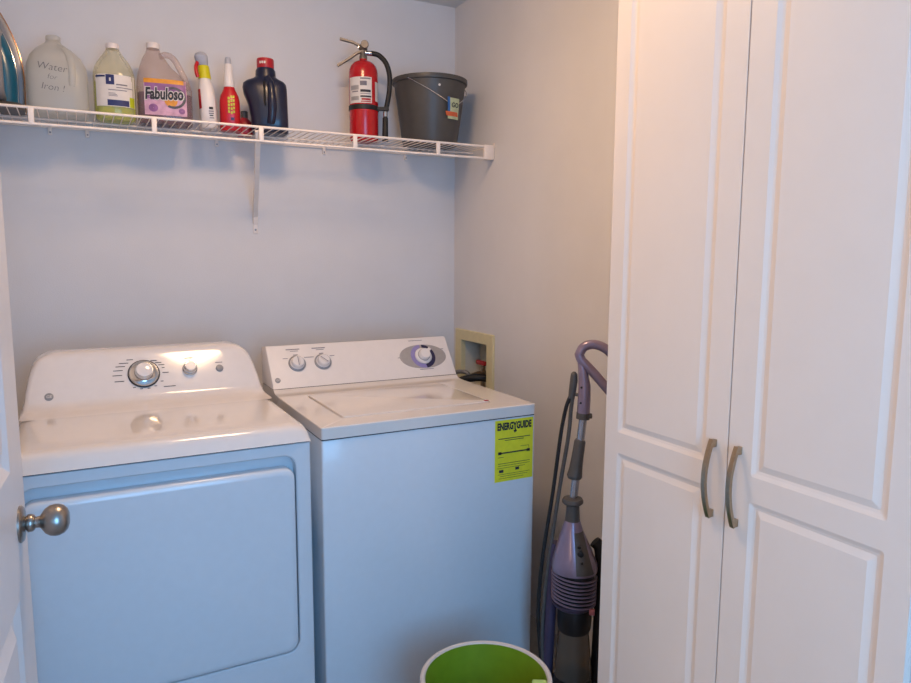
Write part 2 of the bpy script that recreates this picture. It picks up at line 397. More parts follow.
# ------------------------------------------------------------------ cabinet
KX, KY0, KY1, KZ = -0.325, -1.420, -2.165, 2.13
cb = thing('cabinet', 'tall white two door pantry cabinet with grooved panels and curved handles', 'cabinet', (0, 0, 0))
box('body', KX + .02, -.002, KY1, KY0, .10, KZ, 'cabin', cb, .0015)
box('toe_kick', KX + .08, -.002, KY1 + .002, KY0 - .002, 0, .10, 'cabin', cb)
mid = (KY0 + KY1) / 2 - .003
for i, (a, b, inner) in enumerate(((KY0, mid + .0018, 'near'), (mid - .0018, KY1, 'far'))):
    h = thing('x', '', '') if False else None
    yh, yl = a, b          # yh > yl
    Wd = yh - yl
    # u = distance from the far (back wall) side, increasing towards the viewer
    if i == 0: pu0, pu1 = .045, Wd - .056
    else: pu0, pu1 = .056, Wd - .046
    cells = [(0, Wd, .12, .92, pu0, pu1, .17, .895), (0, Wd, .92, KZ - .005, pu0, pu1, .946, KZ - .06)]
    fmap = lambda u, v, d, yh=yh: (KX + d, yh - u, v)
    V, F, caps = panel_face(cells, fmap, 'cab', 'door', cb, .027, .0050, .006)
    # sides of the slab
    L0 = [(KX, yh, .12), (KX, yl, .12), (KX, yl, KZ - .005), (KX, yh, KZ - .005)]
    L1 = [(KX + .019, p[1], p[2]) for p in L0]
    o_ = len(V); V += L0 + L1
    for k in range(4): F.append((o_ + k, o_ + (k + 1) % 4, o_ + 4 + (k + 1) % 4, o_ + 4 + k))
    F.append((o_ + 4, o_ + 5, o_ + 6, o_ + 7))
    dr = ob('door', V, F, 'cab', cb, auto=8)
    for c in caps: ob('panel', c, [tuple(range(len(c)))], 'cab', dr, smooth=False)
    hy = -1.763 if i == 0 else -1.826
    pts = []
    for k in range(17):
        t = k / 16; pts.append((KX - .008 - .020 * math.sin(PI * (0.02 + .96 * t)) ** .9, hy, 1.0 - .165 * t))
    hd = tube('handle', pts, .0036, 'bronze', dr, 4, ref=(1, 0, 0), r2=.0050)
    hd['label'] = 'curved champagne metal bow handle'
    for z in (.992, .843):
        box('handle_foot', KX - .012, KX + .0005, hy - .0048, hy + .0048, z - .008, z + .008, 'bronze', hd, .0015)

# ------------------------------------------------------------------ dryer
DX0, DX1, DF = -1.632, -0.946, -0.974
DC = (DX0 + DX1) / 2
dr = thing('dryer', 'white front loading dryer with rounded console, beside the open door', 'dryer', (0, 0, 0))
zS = .882
# cabinet shell with rounded recess for the door
RX0, RX1, RZ0, RZ1 = DX0 + .020, DX1 - .040, .302, .850
def loopxz(x0, x1, z0, z1, r, y): return [(x, y, z) for x, z in rrect((x0 + x1) / 2, (z0 + z1) / 2, (x1 - x0) / 2, (z1 - z0) / 2, r, 7)]
rows = [loopxz(DX0, DX1, .03, zS, .003, -.31), loopxz(DX0, DX1, .03, zS, .003, DF + .006), loopxz(DX0 + .002, DX1 - .002, .032, zS - .002, .003, DF + .002),
        loopxz(DX0 + .006, DX1 - .006, .036, zS - .003, .003, DF),
        loopxz(RX0 - .003, RX1 + .003, RZ0 - .003, RZ1 + .003, .036, DF), loopxz(RX0, RX1, RZ0, RZ1, .034, DF + .003),
        loopxz(RX0 + .001, RX1 - .001, RZ0 + .001, RZ1 - .001, .034, DF + .030)]
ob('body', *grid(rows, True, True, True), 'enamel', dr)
# door: slab with rounded corners and a rolled top edge that leaves a finger scoop above it
dz1 = .818
rows = [loopxz(RX0 + .004, RX1 - .004, RZ0 + .004, dz1, .03, DF + .028), loopxz(RX0 + .004, RX1 - .004, RZ0 + .004, dz1, .03, DF + .004),
        loopxz(RX0 + .0055, RX1 - .0055, RZ0 + .0055, dz1 - .0025, .029, DF - .001), loopxz(RX0 + .010, RX1 - .010, RZ0 + .010, dz1 - .008, .026, DF - .0045),
        loopxz(RX0 + .020, RX1 - .020, RZ0 + .020, dz1 - .018, .022, DF - .0055)]
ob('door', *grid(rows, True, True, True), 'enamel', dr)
# top with rolled front
prof = [(-.31, zS + .0015), (-.31, .9275), (-.60, .928), (-.86, .928), (-.925, .9278), (-.942, .9262), (-.952, .9225), (-.959, .9165), (-.9645, .908), (-.970, .897), (-.9745, .888), (-.977, zS + .0015)]
bm = bmesh.new()
rows = []
def ux(i_, n_): return i_
for x, dz in ((DX0, -.030), (DX0 + .004, -.016), (DX0 + .012, -.006), (DX0 + .026, -.0012), (DX0 + .045, 0), (DC, 0), (DX1 - .045, 0), (DX1 - .026, -.0012), (DX1 - .012, -.006), (DX1 - .004, -.016), (DX1, -.030)):
    row = []
    for y, z in prof:
        k = max(0, (z - zS) / (.928 - zS)); row.append((x, y, z + dz * k))
    rows.append(row)
bm.free()
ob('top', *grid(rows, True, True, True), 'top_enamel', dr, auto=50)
prism('seam_line', [(-.32, zS - .0006), (-.32, zS + .002), (DF - .0006, zS + .002), (DF - .0006, zS - .0006)], DX0 + .001, DX1 - .001, 'seam', dr)
# console
prof = [(-.60, .9281, .336), (-.56, .9283, .336), (-.535, .9292, .335), (-.515, .9310, .334), (-.500, .9350, .333), (-.489, .9415, .332), (-.4808, .949, .330), (-.478, .953, .329), (-.4637, .975, .326), (-.4375, 1.015, .317),
        (-.4211, 1.04, .309), (-.4093, 1.058, .298), (-.4049, 1.0645, .290), (-.4000, 1.0705, .280), (-.395, 1.0752, .268), (-.388, 1.0785, .255), (-.379, 1.0805, .243), (-.36, 1.0815, .236), (-.33, 1.081, .234)]
rows = []
for y, z, hw in prof:
    yb = max(-.31, y + .03)
    xs = [(-hw - .004, yb), (-hw - .003, (y + yb) / 2), (-hw, y + .012), (-hw + .004, y + .004), (-hw + .013, y)]
    xs += [(-hw + .013 + (2 * hw - .026) * k / 8, y) for k in range(1, 8)]
    xs += [(-a, b) for a, b in reversed(xs[:5])]
    rows.append([(DC + a, b, z) for a, b in xs])
rows.append([(p[0], -.31, .92) for p in rows[-1]])
ob('console', *grid(rows), 'plastic_w', dr, auto=70)
PD = knob_frame((.084, .128), -.4375, 1.015)
def s_of(z): return (z - 1.015) / (.128 / math.hypot(.084, .128))
sd = s_of(1.008)
dk = dial('cycle_dial', PD, -1.304, sd, [(.0425, .0004), (.0425, .006), (.040, .009), (.030, .0105), (.0275, .012), (.0265, .028), (.024, .032), (.004, .0325)], 'chrome', dr)
dial('dial_ring', PD, -1.304, sd, [(.0455, .0), (.0455, .004), (.0435, .005)], 'blackpl', dk)
dial('dial_cap', PD, -1.304, sd, [(.0225, .030), (.0225, .0335), (.020, .0345), (.002, .0345)], 'plastic_w', dk)
dk = dial('heat_knob', PD, -1.171, s_of(1.013), [(.0225, 0), (.0225, .005), (.020, .008), (.0195, .020), (.0165, .024), (.003, .0245)], 'chrome', dr)
dial('dial_cap', PD, -1.171, s_of(1.013), [(.0155, .0235), (.0155, .026), (.014, .027), (.002, .027)], 'plastic_w', dk)
dk = dial('start_button', PD, -1.082, s_of(1.009), [(.0115, 0), (.0115, .004), (.009, .007), (.003, .008)], 'gray_side', dr)
rects = []
for k, a in enumerate((200, 180, 164, 150, 137, 120, 60, 45, 33, 20, 0, -35, -60, -80, -100, -120)):
    r = .068 if 100 < a < 215 else .058
    L = .013 if a in (180, 164, 150, 137, 200) else (.009 if a in (60, 45, 33, 120, 0) else .004)
    ca, sa = math.cos(math.radians(a)), math.sin(math.radians(a))
    rects.append((-1.304 + ca * (r + L * .4), sd + sa * r * .85, L, .0012, 0))
rects.append((-1.235, sd - .047, .017, .0013, 0))
rects += [(-1.171, s_of(1.013) + .038, .013, .001, 0), (-1.082, s_of(1.009) + .021, .011, .001, 0)]
bars('printed_marks', PD, rects, 'print', dr)['kind'] = 'stuff'
bd = dial('badge', PD, -1.557, s_of(.965), [(.0115, 0), (.0115, .0015), (.010, .002)], 'gray_side', dr)
text('monogram', 'GE', .012, 'plastic_w', bd, lambda x, y: PD(-1.557 + x, s_of(.965) + y, .0024), shear=.2)
for x in (DX0 + .06, DX1 - .06):
    for y in (DF + .08, -.38):
        lathe('foot', [(.018, 0), (.018, .012), (.008, .014), (.008, .04)], 'rubber', dr, 14, (x, y, 0))

# ------------------------------------------------------------------ washer
WX0, WX1, WF = -0.916, -0.230, -0.974
ws = thing('washer', 'white top loading washer with dial console and yellow energy label', 'washer', (0, 0, 0))
zB, zT = .880, .914
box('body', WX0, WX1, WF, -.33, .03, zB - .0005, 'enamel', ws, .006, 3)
prism('seam_line', [(-.34, zB - .003), (-.34, zB + .004), (WF + .0015, zB + .004), (WF + .0015, zB - .003)], WX0 + .0015, WX1 - .0015, 'seam', ws)
# top deck with lid opening and rising back
LX0, LX1, LY0, LY1 = -.830, -.336, -.892, -.535
def loopxy(x0, x1, y0, y1, r, z): return [(x, y, z) for x, y in rrect((x0 + x1) / 2, (y0 + y1) / 2, (x1 - x0) / 2, (y1 - y0) / 2, r, 5)]
rows = [loopxy(WX0, WX1, WF - .002, -.5, .008, zB + .001), loopxy(WX0, WX1, WF - .002, -.5, .006, zT - .003), loopxy(WX0 + .001, WX1 - .001, WF - .001, -.5, .005, zT - .0008), loopxy(WX0 + .003, WX1 - .003, WF + .001, -.5, .004, zT),
        loopxy(LX0, LX1, LY0, LY1, .012, zT), loopxy(LX0 + .0015, LX1 - .0015, LY0 + .0015, LY1 - .0015, .011, zT - .002), loopxy(LX0 + .0015, LX1 - .0015, LY0 + .0015, LY1 - .0015, .011, zT - .012)]
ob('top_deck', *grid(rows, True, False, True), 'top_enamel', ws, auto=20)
rows = []
for y, z in ((-.505, zT), (-.485, zT + .0003), (-.472, zT + .002), (-.462, zT + .006), (-.4555, zT + .0115), (-.30, zT + .0115), (-.30, zB), (-.505, zB)):
    rows.append([(x, y, z) for x in (WX0 + .0005, WX0 + .006, -.573, WX1 - .006, WX1 - .0005)])
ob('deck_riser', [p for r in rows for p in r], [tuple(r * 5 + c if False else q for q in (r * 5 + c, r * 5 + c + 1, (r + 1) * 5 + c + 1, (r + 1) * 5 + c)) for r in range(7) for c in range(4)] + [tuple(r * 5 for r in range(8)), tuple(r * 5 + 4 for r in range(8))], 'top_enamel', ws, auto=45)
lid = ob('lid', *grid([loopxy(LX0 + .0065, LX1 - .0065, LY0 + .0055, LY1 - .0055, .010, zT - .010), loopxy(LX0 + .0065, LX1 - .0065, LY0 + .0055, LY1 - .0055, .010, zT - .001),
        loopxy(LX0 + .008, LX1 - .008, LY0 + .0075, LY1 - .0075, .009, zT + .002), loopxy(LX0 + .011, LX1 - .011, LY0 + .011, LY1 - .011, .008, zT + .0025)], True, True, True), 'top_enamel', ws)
box('lid_latch', LX1 - .022, LX1 - .008, LY0 + .008, LY0 + .018, zT + .002, zT + .0042, 'redh', lid, .0008)
# console
prof = [(-.4555, zT + .0135), (-.3605, 1.0555), (-.357, 1.0585), (-.352, 1.0590), (-.30, 1.052), (-.30, zT + .0135)]
rows = []
for x, k in ((WX0, .0035), (WX0 + .0015, .001), (WX0 + .005, 0), (WX0 + .2, 0), (-.573, 0), (WX1 - .2, 0), (WX1 - .005, 0), (WX1 - .0015, .001), (WX1, .0035)):
    rows.append([(x, y + (k if y < -.35 else 0), z - (k if z > 1 else 0)) for y, z in prof])
ob('console', *grid(rows, True, True, True), 'console_w', ws, auto=30)
prism('console_seam', [(-.453, zT + .0113), (-.453, zT + .0137), (-.31, zT + .0137), (-.31, zT + .0113)], WX0 + .001, WX1 - .001, 'seam', ws)
PW = knob_frame((.095, .1285), -.4555, .9275)
hyp = math.hypot(.095, .1285)
def sw(z): return (z - .9275) * hyp / .1285
for x, rot in ((-.820, PI / 2), (-.729, -.75)):
    k = dial('selector_knob', PW, x, sw(1.0), [(.0255, 0), (.0255, .004), (.0215, .008), (.0205, .019), (.018, .022), (.003, .0225)], 'plastic_w', ws)
    dial('knob_skirt', PW, x, sw(1.0), [(.0300, 0), (.0300, .003), (.0265, .0050), (.022, .0055)], 'gray_side', k)
    bars('pointer', PW, [(x, sw(1.0), .0165, .0012, rot)], 'printgray', k, .0232)
    bars('grip_ridge', PW, [(x + .0045 * math.sin(rot), sw(1.0) - .0045 * math.cos(rot), .0155, .0016, rot)], 'rimw', k, .0230)
rects = []
for x in (-.820, -.729):
    rects += [(x - .037, sw(1.0) + .022, .0085, .0011, 0), (x, sw(1.0) + .034, .008, .0013, 0), (x + .037, sw(1.0) + .022, .0085, .0011, 0)]
    rects += [(x - .006, sw(1.0) + .056, .024, .0016, 0), (x - .002, sw(1.0) + .049, .014, .0009, 0)]
rects += [(-.440, sw(1.0) - .006, .008, .0011, 0), (-.272, sw(1.0) + .020, .018, .001, 0), (-.272, sw(1.0) + .012, .014, .001, 0), (-.36, sw(1.0) + .062, .028, .001, 0), (-.345, sw(1.0) - .060, .028, .001, 0)]
bars('printed_marks', PW, rects, 'printgray', ws)['kind'] = 'stuff'
cx_, cs_ = -.346, sw(.995)
pl = dial('dial_plate', PW, 0, 0, [(0.001, 0)], 'silver_plate', ws) if False else None
n = 48
plate = ob('dial_plate', *grid([[PW(cx_ + (.094 - e) * math.copysign(abs(math.cos(2 * PI * k / n)) ** .9, math.cos(2 * PI * k / n)), cs_ + (.049 - e) * math.sin(2 * PI * k / n), o) for k in range(n)] for e, o in ((0, 0), (0, .0012), (.0015, .0016))], True, False, True), 'silver_plate', ws)
def arc_band(name, r0, r1, a0, a1, o, m):
    N = 24; rows = [[PW(cx_ + r * math.cos(math.radians(a0 + (a1 - a0) * k / N)), cs_ + r * math.sin(math.radians(a0 + (a1 - a0) * k / N)), o) for k in range(N + 1)] for r in (r0, r1)]
    return ob(name, *grid(rows), m, plate)
arc_band('lilac_band', .026, .049, 95, 275, .0019, 'lilac')
arc_band('navy_band', .026, .049, -85, 85, .0019, 'navyprint')
k = dial('timer_knob', PW, cx_, cs_, [(.033, .0018), (.033, .007), (.030, .010), (.022, .011), (.021, .026), (.019, .029), (.003, .0295)], 'plastic_w', ws)
bars('pointer', PW, [(cx_ + .013, cs_ + .010, .012, .006, .7)], 'plastic_w', k, .0298)
dial('knob_groove', PW, cx_, cs_, [(.0235, .0108), (.0235, .0122), (.0205, .0125)], 'gray_side', k)
bd = dial('badge', PW, -.896, sw(.953), [(.0092, 0), (.0092, .0015), (.008, .002)], 'gray_side', ws)
text('monogram', 'GE', .010, 'plastic_w', bd, lambda x, y: PW(-.896 + x, sw(.953) + y, .0024), shear=.2)
# energy label on the front
EX0, EX1, EZ0, EZ1 = -.375, -.2365, .680, .873
el = box('energy_label', EX0, EX1, WF - .0008, WF - .0001, EZ0, EZ1, 'yellow', ws)
el['label'] = 'yellow printed energy guide sticker'
FE = lambda x, y: Vector(((EX0 + EX1) / 2 + x, WF - .0013, y))
text('lettering', 'ENERGYGUIDE', .030, 'print', el, lambda x, y: FE(x, EZ1 - .021 + y), width=.124, offset=.0016)
PE = lambda x, s, o: Vector(((EX0 + EX1) / 2 + x, WF - .0012, s))
bars('printed_lines', PE, [(0, EZ1 - .058, .058, .0012, 0), (0, EZ1 - .064, .035, .0010, 0), (0, EZ1 - .103, .054, .0022, 0), (-.048, EZ1 - .116, .010, .0007, 0), (.038, EZ1 - .088, .016, .0006, 0), (.054, EZ1 - .094, .0006, .006, 0),
      (0, EZ1 - .136, .058, .0008, 0), (0, EZ1 - .143, .058, .0006, 0), (-.01, EZ1 - .150, .05, .0006, 0), (-.046, EZ1 - .160, .008, .0045, 0), (.012, EZ1 - .157, .007, .0045, 0), (0, EZ1 - .170, .058, .0006, 0), (0, EZ1 - .176, .05, .0006, 0), (-.01, EZ1 - .183, .045, .0006, 0),
      (-.052, EZ1 - .103, .006, .0045, 0), (.052, EZ1 - .103, .006, .0045, 0), (.003, EZ1 - .037, .005, .004, .5), (.003, EZ1 - .030, .0012, .008, .0)], 'print', el)
for x in (WX0 + .06, WX1 - .06):
    for y in (WF + .08, -.40):
        lathe('foot', [(.018, 0), (.018, .012), (.008, .014), (.008, .04)], 'rubber', ws, 14, (x, y, 0))

# ------------------------------------------------------------------ washer outlet box in the right wall
bx = thing('outlet_box', 'cream plastic washer outlet box recessed in the right wall behind the washer', 'outlet box', (0, 0, .78))
bx.location = (0, 0, 0)
def loopyz(y0, y1, z0, z1, r, x): return [(x, y, z) for y, z in rrect((y0 + y1) / 2, (z0 + z1) / 2, (y1 - y0) / 2, (z1 - z0) / 2, r, 4)]
FY0, FY1, FZ0, FZ1 = -.350, -.032, .755, 1.050
ob('faceplate', *grid([loopyz(FY0, FY1, FZ0, FZ1, .004, -.0002), loopyz(FY0, FY1, FZ0, FZ1, .004, -.008), loopyz(FY0 + .003, FY1 - .003, FZ0 + .003, FZ1 - .003, .003, -.011),
    loopyz(OB['y0'] - .001, OB['y1'] + .001, OB['z0'] - .001, OB['z1'] + .001, .003, -.011), loopyz(OB['y0'] + .001, OB['y1'] - .001, OB['z0'] + .001, OB['z1'] - .001, .003, -.009), loopyz(OB['y0'] + .001, OB['y1'] - .001, OB['z0'] + .001, OB['z1'] - .001, .003, .02)], True), 'cream', bx)
ob('recess', *grid([loopyz(OB['y0'] + .0012, OB['y1'] - .0012, OB['z0'] + .0012, OB['z1'] - .0012, .003, .012), loopyz(OB['y0'] + .004, OB['y1'] - .004, OB['z0'] + .004, OB['z1'] - .004, .003, .085)], True, False, True), 'cream_in', bx)
for y, mm in ((-.180, 'redh'),):
    v = lathe('valve', [(.010, .80), (.010, .85), (.015, .855), (.015, .875), (.009, .88), (.009, .905)], 'bronze', bx, 16, (.045, y, 0))
    tube('spout', [(.045, y, .866), (.02, y, .866), (-.012, y, .858)], .011, 'bronze', v, 12)
    box('lever', .030, .044, y - .036, y + .036, .903, .922, mm, v, .004)
tag(tube('supply_hose', [(-.024, -.183, .862), (-.032, -.184, .872), (-.044, -.165, .878), (-.065, -.125, .868), (-.085, -.075, .83), (-.10, -.06, .74), (-.16, -.10, .6), (-.3, -.20, .55)], .009, 'grayhose', None, 12, smoothn=8), 'grey braided supply hose leaving the outlet box under the red lever', 'hose')
tag(tube('drain_hose', [(.045, -.262, .815), (.040, -.262, .835), (.02, -.26, .858), (-.03, -.24, .862), (-.075, -.19, .842), (-.11, -.15, .78), (-.17, -.17, .62), (-.25, -.26, .48), (-.3, -.29, .45)], .016, 'rubber', None, 14, smoothn=8), 'thick black drain hose looping out of the outlet box', 'hose')

# ------------------------------------------------------------------ wire shelf
SY, SZ, SXL = -.3246, 1.790, XL + .002
sh = thing('wire_shelf', 'white ventilated wire shelf along the back wall over the machines', 'shelf')
def rod(name, a, b, r, parent, seg=8): return tube(name, [a, b], r, 'wire', parent, seg)
rod('front_wire', (SXL, SY, SZ), (-.006, SY, SZ), .0042, sh, 12)
rod('lower_front_wire', (SXL, SY, SZ - .0455), (-.006, SY, SZ - .0455), .0042, sh, 12)
rod('back_wire', (SXL, -.008, SZ - .005), (-.004, -.008, SZ - .005), .0032, sh)
rod('middle_wire', (SXL, -.165, SZ - .0055), (-.004, -.165, SZ - .0055), .003, sh)
proto = rod('deck_wire', (0, -.004, SZ), (0, SY + .002, SZ), .0017, sh, 6); proto.location.x = -.02
x = -.02 - .0254
while x > SXL + .004:
    c = proto.copy(); COL.objects.link(c); c.parent = sh; c.location.x = x; x -= .0254
for k in range(5):
    px = -.243 - k * .3291
    box('front_post', px - .0075, px + .0075, SY - .005, SY + .005, SZ - .048, SZ + .001, 'wire', sh, .002)
br = box('end_bracket', -.045, -.0008, SY - .0075, SY + .008, SZ - .050, SZ + .006, 'wire', sh, .003)
box('bracket_tab', -.006, -.0006, SY - .012, SY - .003, SZ - .004, SZ + .014, 'wire', br, .0015)
bc = -.912
brace = tube('brace', [(bc, SY + .004, SZ - .012), (bc + .004, SY + .02, SZ - .03), (bc + .052, -.012, 1.512), (bc + .053, -.006, 1.485)], .0045, 'wire', sh, 4, r2=.0085, ref=(0, 1, 0))
box('brace_foot', bc + .045, bc + .062, -.005, -.0006, 1.448, 1.492, 'wire', brace, .0015)
lathe('screw', [(.004, -.0075), (.003, -.0085), (0.0, -.009)], 'nickel', brace, 10, (bc + .0535, 0.0015, 1.462), 'y')
for px in (-1.52, -1.41, -.99, -.585, -.235):
    cl = box('wall_clip', px - .006, px + .006, -.012, -.0006, SZ - .030, SZ + .001, 'wire', sh, .002)
    lathe('screw', [(.003, -.012), (.0025, -.0135), (0, -.014)], 'gray_side', cl, 10, (px, 0, SZ - .022), 'y')
ZD = SZ + .0020

# ------------------------------------------------------------------ things on the shelf
def on_shelf(name, label, cat, x, y, rz=None): return thing(name, label, cat, (x, y, ZD), facing(x, y) if rz is None else rz)

# iron standing on its heel
t = on_shelf('clothes_iron', 'teal and grey clothes iron standing on its heel, leftmost on the shelf', 'iron', -1.637, -.17, 0.0)
def arch(hw, z0, zt, n=14):
    R = []
    for k in range(n + 1):
        q = k / n; z = z0 + (zt - z0) * q; R.append((hw * (1 - max(0, (q - .30) / .70) ** 2.1) * (0.96 + .04 * min(1, q / .3)), z))
    return R + [(-a, b) for a, b in reversed(R[:-1])]
prism('soleplate', arch(.062, .004, .315), .020, .030, 'copper', t, 'y', .002)
prism('skirt', arch(.0585, .004, .305), -.005, .0195, 'irong', t, 'y', .006)
rows = []
for hw, z0, zt, y in ((.046, .014, .262, -.004), (.044, .016, .256, -.018), (.036, .020, .242, -.032), (.026, .026, .222, -.042), (.012, .03, .20, -.045)):
    rows.append([(a, y, b) for a, b in arch(hw, z0, zt)])
ob('body', *grid(rows, True, True, True), 'teal', t)
tube('body_trim', [(a * 1.0, -.0205, b) for a, b in arch(.0435, .02, .254)], .0022, 'chrome', t, 8)
tube('handle', [(0, -.035, .225), (0, -.085, .215), (0, -.112, .17), (0, -.115, .09), (0, -.095, .045), (0, -.04, .035)], .014, 'irong', t, 14, smoothn=6)
loft('heel', [(0, 0, -.035, .058, .062, 4), (.010, 0, -.035, .060, .064, 4), (.022, 0, -.03, .052, .050, 4)], 'gray_pl', t)

# gallon jug
t = on_shelf('water_jug', 'translucent gallon jug with handwriting, beside the iron', 'jug', -1.488, -.17)
S = [(0, 0, 0, .074, .07, 5), (.006, 0, 0, .082, .076, 5), (.02, 0, 0, .084, .078, 4.5), (.12, 0, 0, .0845, .078, 4), (.15, 0, 0, .081, .074, 3.2), (.178, -.001, 0, .070, .062, 2.6), (.198, -.003, 0, .053, .047, 2.3), (.211, -.004, 0, .036, .033, 2), (.220, -.005, 0, .023, .022, 2), (.230, -.005, 0, .019, .019, 2)]
b_ = loft('body', S, 'hdpe', t, 40)
S2 = [(s[0] + .003, s[1], s[2], s[3] - .004, s[4] - .004, s[5]) for s in S[:5]]
loft('water', S2, 'water', t, 40)
tube('handle', [(.006, -.020, .208), (.026, -.042, .192), (.038, -.064, .16), (.040, -.072, .12), (.038, -.070, .085)], .011, 'hdpe', t, 12, smoothn=6)
lathe('cap', [(.0205, .228), (.0205, .239), (.0185, .242), (0, .242)], 'hdpe', t, 24, (-.005, 0, 0))
for body, zz, sz in (('Water', .134, .030), ('for', .105, .022), ('Iron !', .075, .028)):
    text('handwriting', body, sz, 'ink', t, lambda x, y, zz=zz: Vector((x - .014, front(S, x - .014, zz + y) - .001, zz + y + .08 * -x)), shear=.25, offset=-.0004)

# clear cleaner bottle
t = on_shelf('cleaner_bottle', 'clear bottle of lime green cleaner with white and navy label', 'bottle', -1.328, -.17)
S = [(0, 0, 0, .052, .048, 3), (.006, 0, 0, .059, .053, 2.8), (.02, 0, 0, .0615, .055, 2.6), (.135, 0, 0, .0615, .055, 2.4), (.152, 0, 0, .0595, .053, 2.2), (.168, 0, 0, .055, .049, 2.1), (.186, 0, 0, .0455, .042, 2), (.204, 0, 0, .032, .031, 2), (.218, 0, 0, .022, .022, 2), (.228, 0, 0, .018, .018, 2)]
loft('body', S, 'pet', t, 36)
S2 = [(s[0] + .003, s[1], s[2], s[3] - .003, s[4] - .003, s[5]) for s in S[:3]] + [(.118, 0, 0, .0585, .052, 2.4)]
loft('liquid', S2, 'limeliq', t, 36)
lathe('cap', [(.0195, .226), (.0195, .240), (.018, .242), (0, .242)], 'capw', t, 24)
lb = patch('label', S, -.053, .057, .040, .137, 'paper', t)
patch('label_block', S, -.024, .000, .106, .136, 'navylab', lb, .0014)
patch('label_block', S, -.0525, -.026, .128, .1335, 'navylab', lb, .0014)
patch('label_block', S, -.022, .040, .042, .060, 'navylab', lb, .0014)
patch('lime_stripe', S, .042, .056, .041, .072, 'limeliq', lb, .0014)
patch('icon', S, -.0145, -.0095, .116, .126, 'paper', lb, .0019, 4, 4)
for z, a0, a1, hh in ((.107, .005, .037, .0020), (.098, .005, .052, .0012), (.090, -.018, .035, .0012), (.080, -.018, .002, .0008), (.076, -.018, .006, .0008), (.072, -.018, .008, .0008)):
    patch('print_line', S, a0, a1, z - hh, z + hh, 'printgray', lb, .0014, 8, 1)

# purple cleaner jug
t = on_shelf('cleaner_jug', 'handled clear jug of purple cleaner with bright picture label', 'jug', -1.178, -.17)
S = [(0, 0, 0, .076, .045, 5), (.006, 0, 0, .083, .050, 5), (.02, 0, 0, .085, .052, 4.5), (.115, 0, 0, .085, .052, 4), (.135, -.003, 0, .081, .051, 3.6), (.16, -.014, 0, .066, .047, 3), (.185, -.024, 0, .049, .042, 2.6), (.21, -.028, 0, .036, .034, 2.3), (.228, -.030, 0, .024, .024, 2), (.245, -.030, 0, .019, .019, 2)]
loft('body', S, 'petv', t, 40)
S2 = [(s[0] + .003, s[1], s[2], s[3] - .003, s[4] - .003, s[5]) for s in S[:3]] + [(.098, 0, 0, .082, .049, 4)]
loft('liquid', S2, 'purpleliq', t, 40)
tube('handle', [(-.012, 0, .222), (.012, 0, .228), (.032, 0, .217), (.050, 0, .186), (.066, 0, .150), (.074, 0, .122)], .010, 'petv', t, 14, smoothn=6)
lathe('cap', [(.0205, .243), (.0205, .258), (.019, .261), (0, .261)], 'capw', t, 24, (-.030, 0, 0))
lb = patch('label', S, -.062, .066, .026, .140, 'pinklab', t)
patch('purple_field', S, -.060, .064, .078, .126, 'purplelab', lb, .0014)
patch('orange_band', S, -.062, .058, .126, .140, 'orangelab', lb, .0016)
def ringpatch(name, cx, cz, r0, r1, a0, a1, m, off):
    N = 20; rows = []
    for r in (r0, r1):
        rows.append([(cx + r * math.cos(math.radians(a0 + (a1 - a0) * k / N)), front(S, cx + r * math.cos(math.radians(a0 + (a1 - a0) * k / N)), cz + r * .9 * math.sin(math.radians(a0 + (a1 - a0) * k / N))) - off, cz + r * .9 * math.sin(math.radians(a0 + (a1 - a0) * k / N))) for k in range(N + 1)])
    return ob(name, *grid(rows), m, lb)
ringpatch('art_ring', .026, .083, .030, .038, -120, 110, 'labdark', .0022)
ringpatch('art_fruit', .018, .072, .001, .020, -180, 180, 'orangelab', .0019)
ringpatch('art_flower', -.036, .048, .001, .014, -180, 180, 'purplelab', .0019)
ringpatch('art_flower', .050, .042, .001, .010, -180, 180, 'purplelab', .0019)
text('lettering_outline', 'Fabuloso', .050, 'paper', lb, lambda x, y: Vector((x - .002, front(S, x - .002, .092 + y) - .0027, .092 + y + .03 * x)), width=.122, offset=.0042, shear=.1)
text('lettering', 'Fabuloso', .050, 'print', lb, lambda x, y: Vector((x - .002, front(S, x - .002, .092 + y) - .0032, .092 + y + .03 * x)), width=.116, offset=.0020, shear=.1)

# white and yellow trigger spray
t = on_shelf('spray_bottle', 'white spray bottle with yellow collar, red trigger and grey head', 'spray bottle', -1.040, -.17)
t.rotation_euler.y = -.045
S = [(.001, 0, 0, .025, .030, 3), (.006, 0, 0, .0285, .034, 3), (.10, 0, 0, .0280, .034, 2.8), (.135, -.001, 0, .025, .028, 2.4), (.160, -.002, 0, .0195, .021, 2), (.170, -.002, 0, .0185, .019, 2)]
loft('body', S, 'sprayw', t, 28)
loft('collar', [(.166, -.002, 0, .0205, .021, 2), (.17, -.002, 0, .021, .0215, 2), (.205, -.003, 0, .0185, .019, 2), (.209, -.003, 0, .017, .0175, 2)], 'sprayy', t, 24)
loft('spray_head', [(.208, -.003, 0, .015, .016, 2.4), (.220, -.006, -.002, .020, .022, 2.6), (.236, -.008, -.004, .0225, .026, 2.6), (.247, -.008, -.003, .018, .022, 2.4), (.252, -.007, -.002, .009, .012, 2)], 'sprayg', t, 24)
tube('trigger', [(-.018, -.012, .222), (-.026, -.018, .205), (-.027, -.022, .185), (-.023, -.022, .168)], .006, 'sprayr', t, 10, smoothn=4)
patch('label_strip', S, -.0272, -.0190, .065, .130, 'sprayr', t, .001, 4, 6)
for z, a0, a1, hh, mm in ((.066, .004, .017, .004, 'print'), (.056, .002, .018, .0018, 'printgray'), (.049, .002, .018, .0018, 'printgray'), (.042, .004, .016, .0018, 'print'), (.034, .003, .018, .0014, 'printgray')):
    patch('label_print', S, a0, a1, z - hh, z + hh, mm, t, .001, 5, 1)

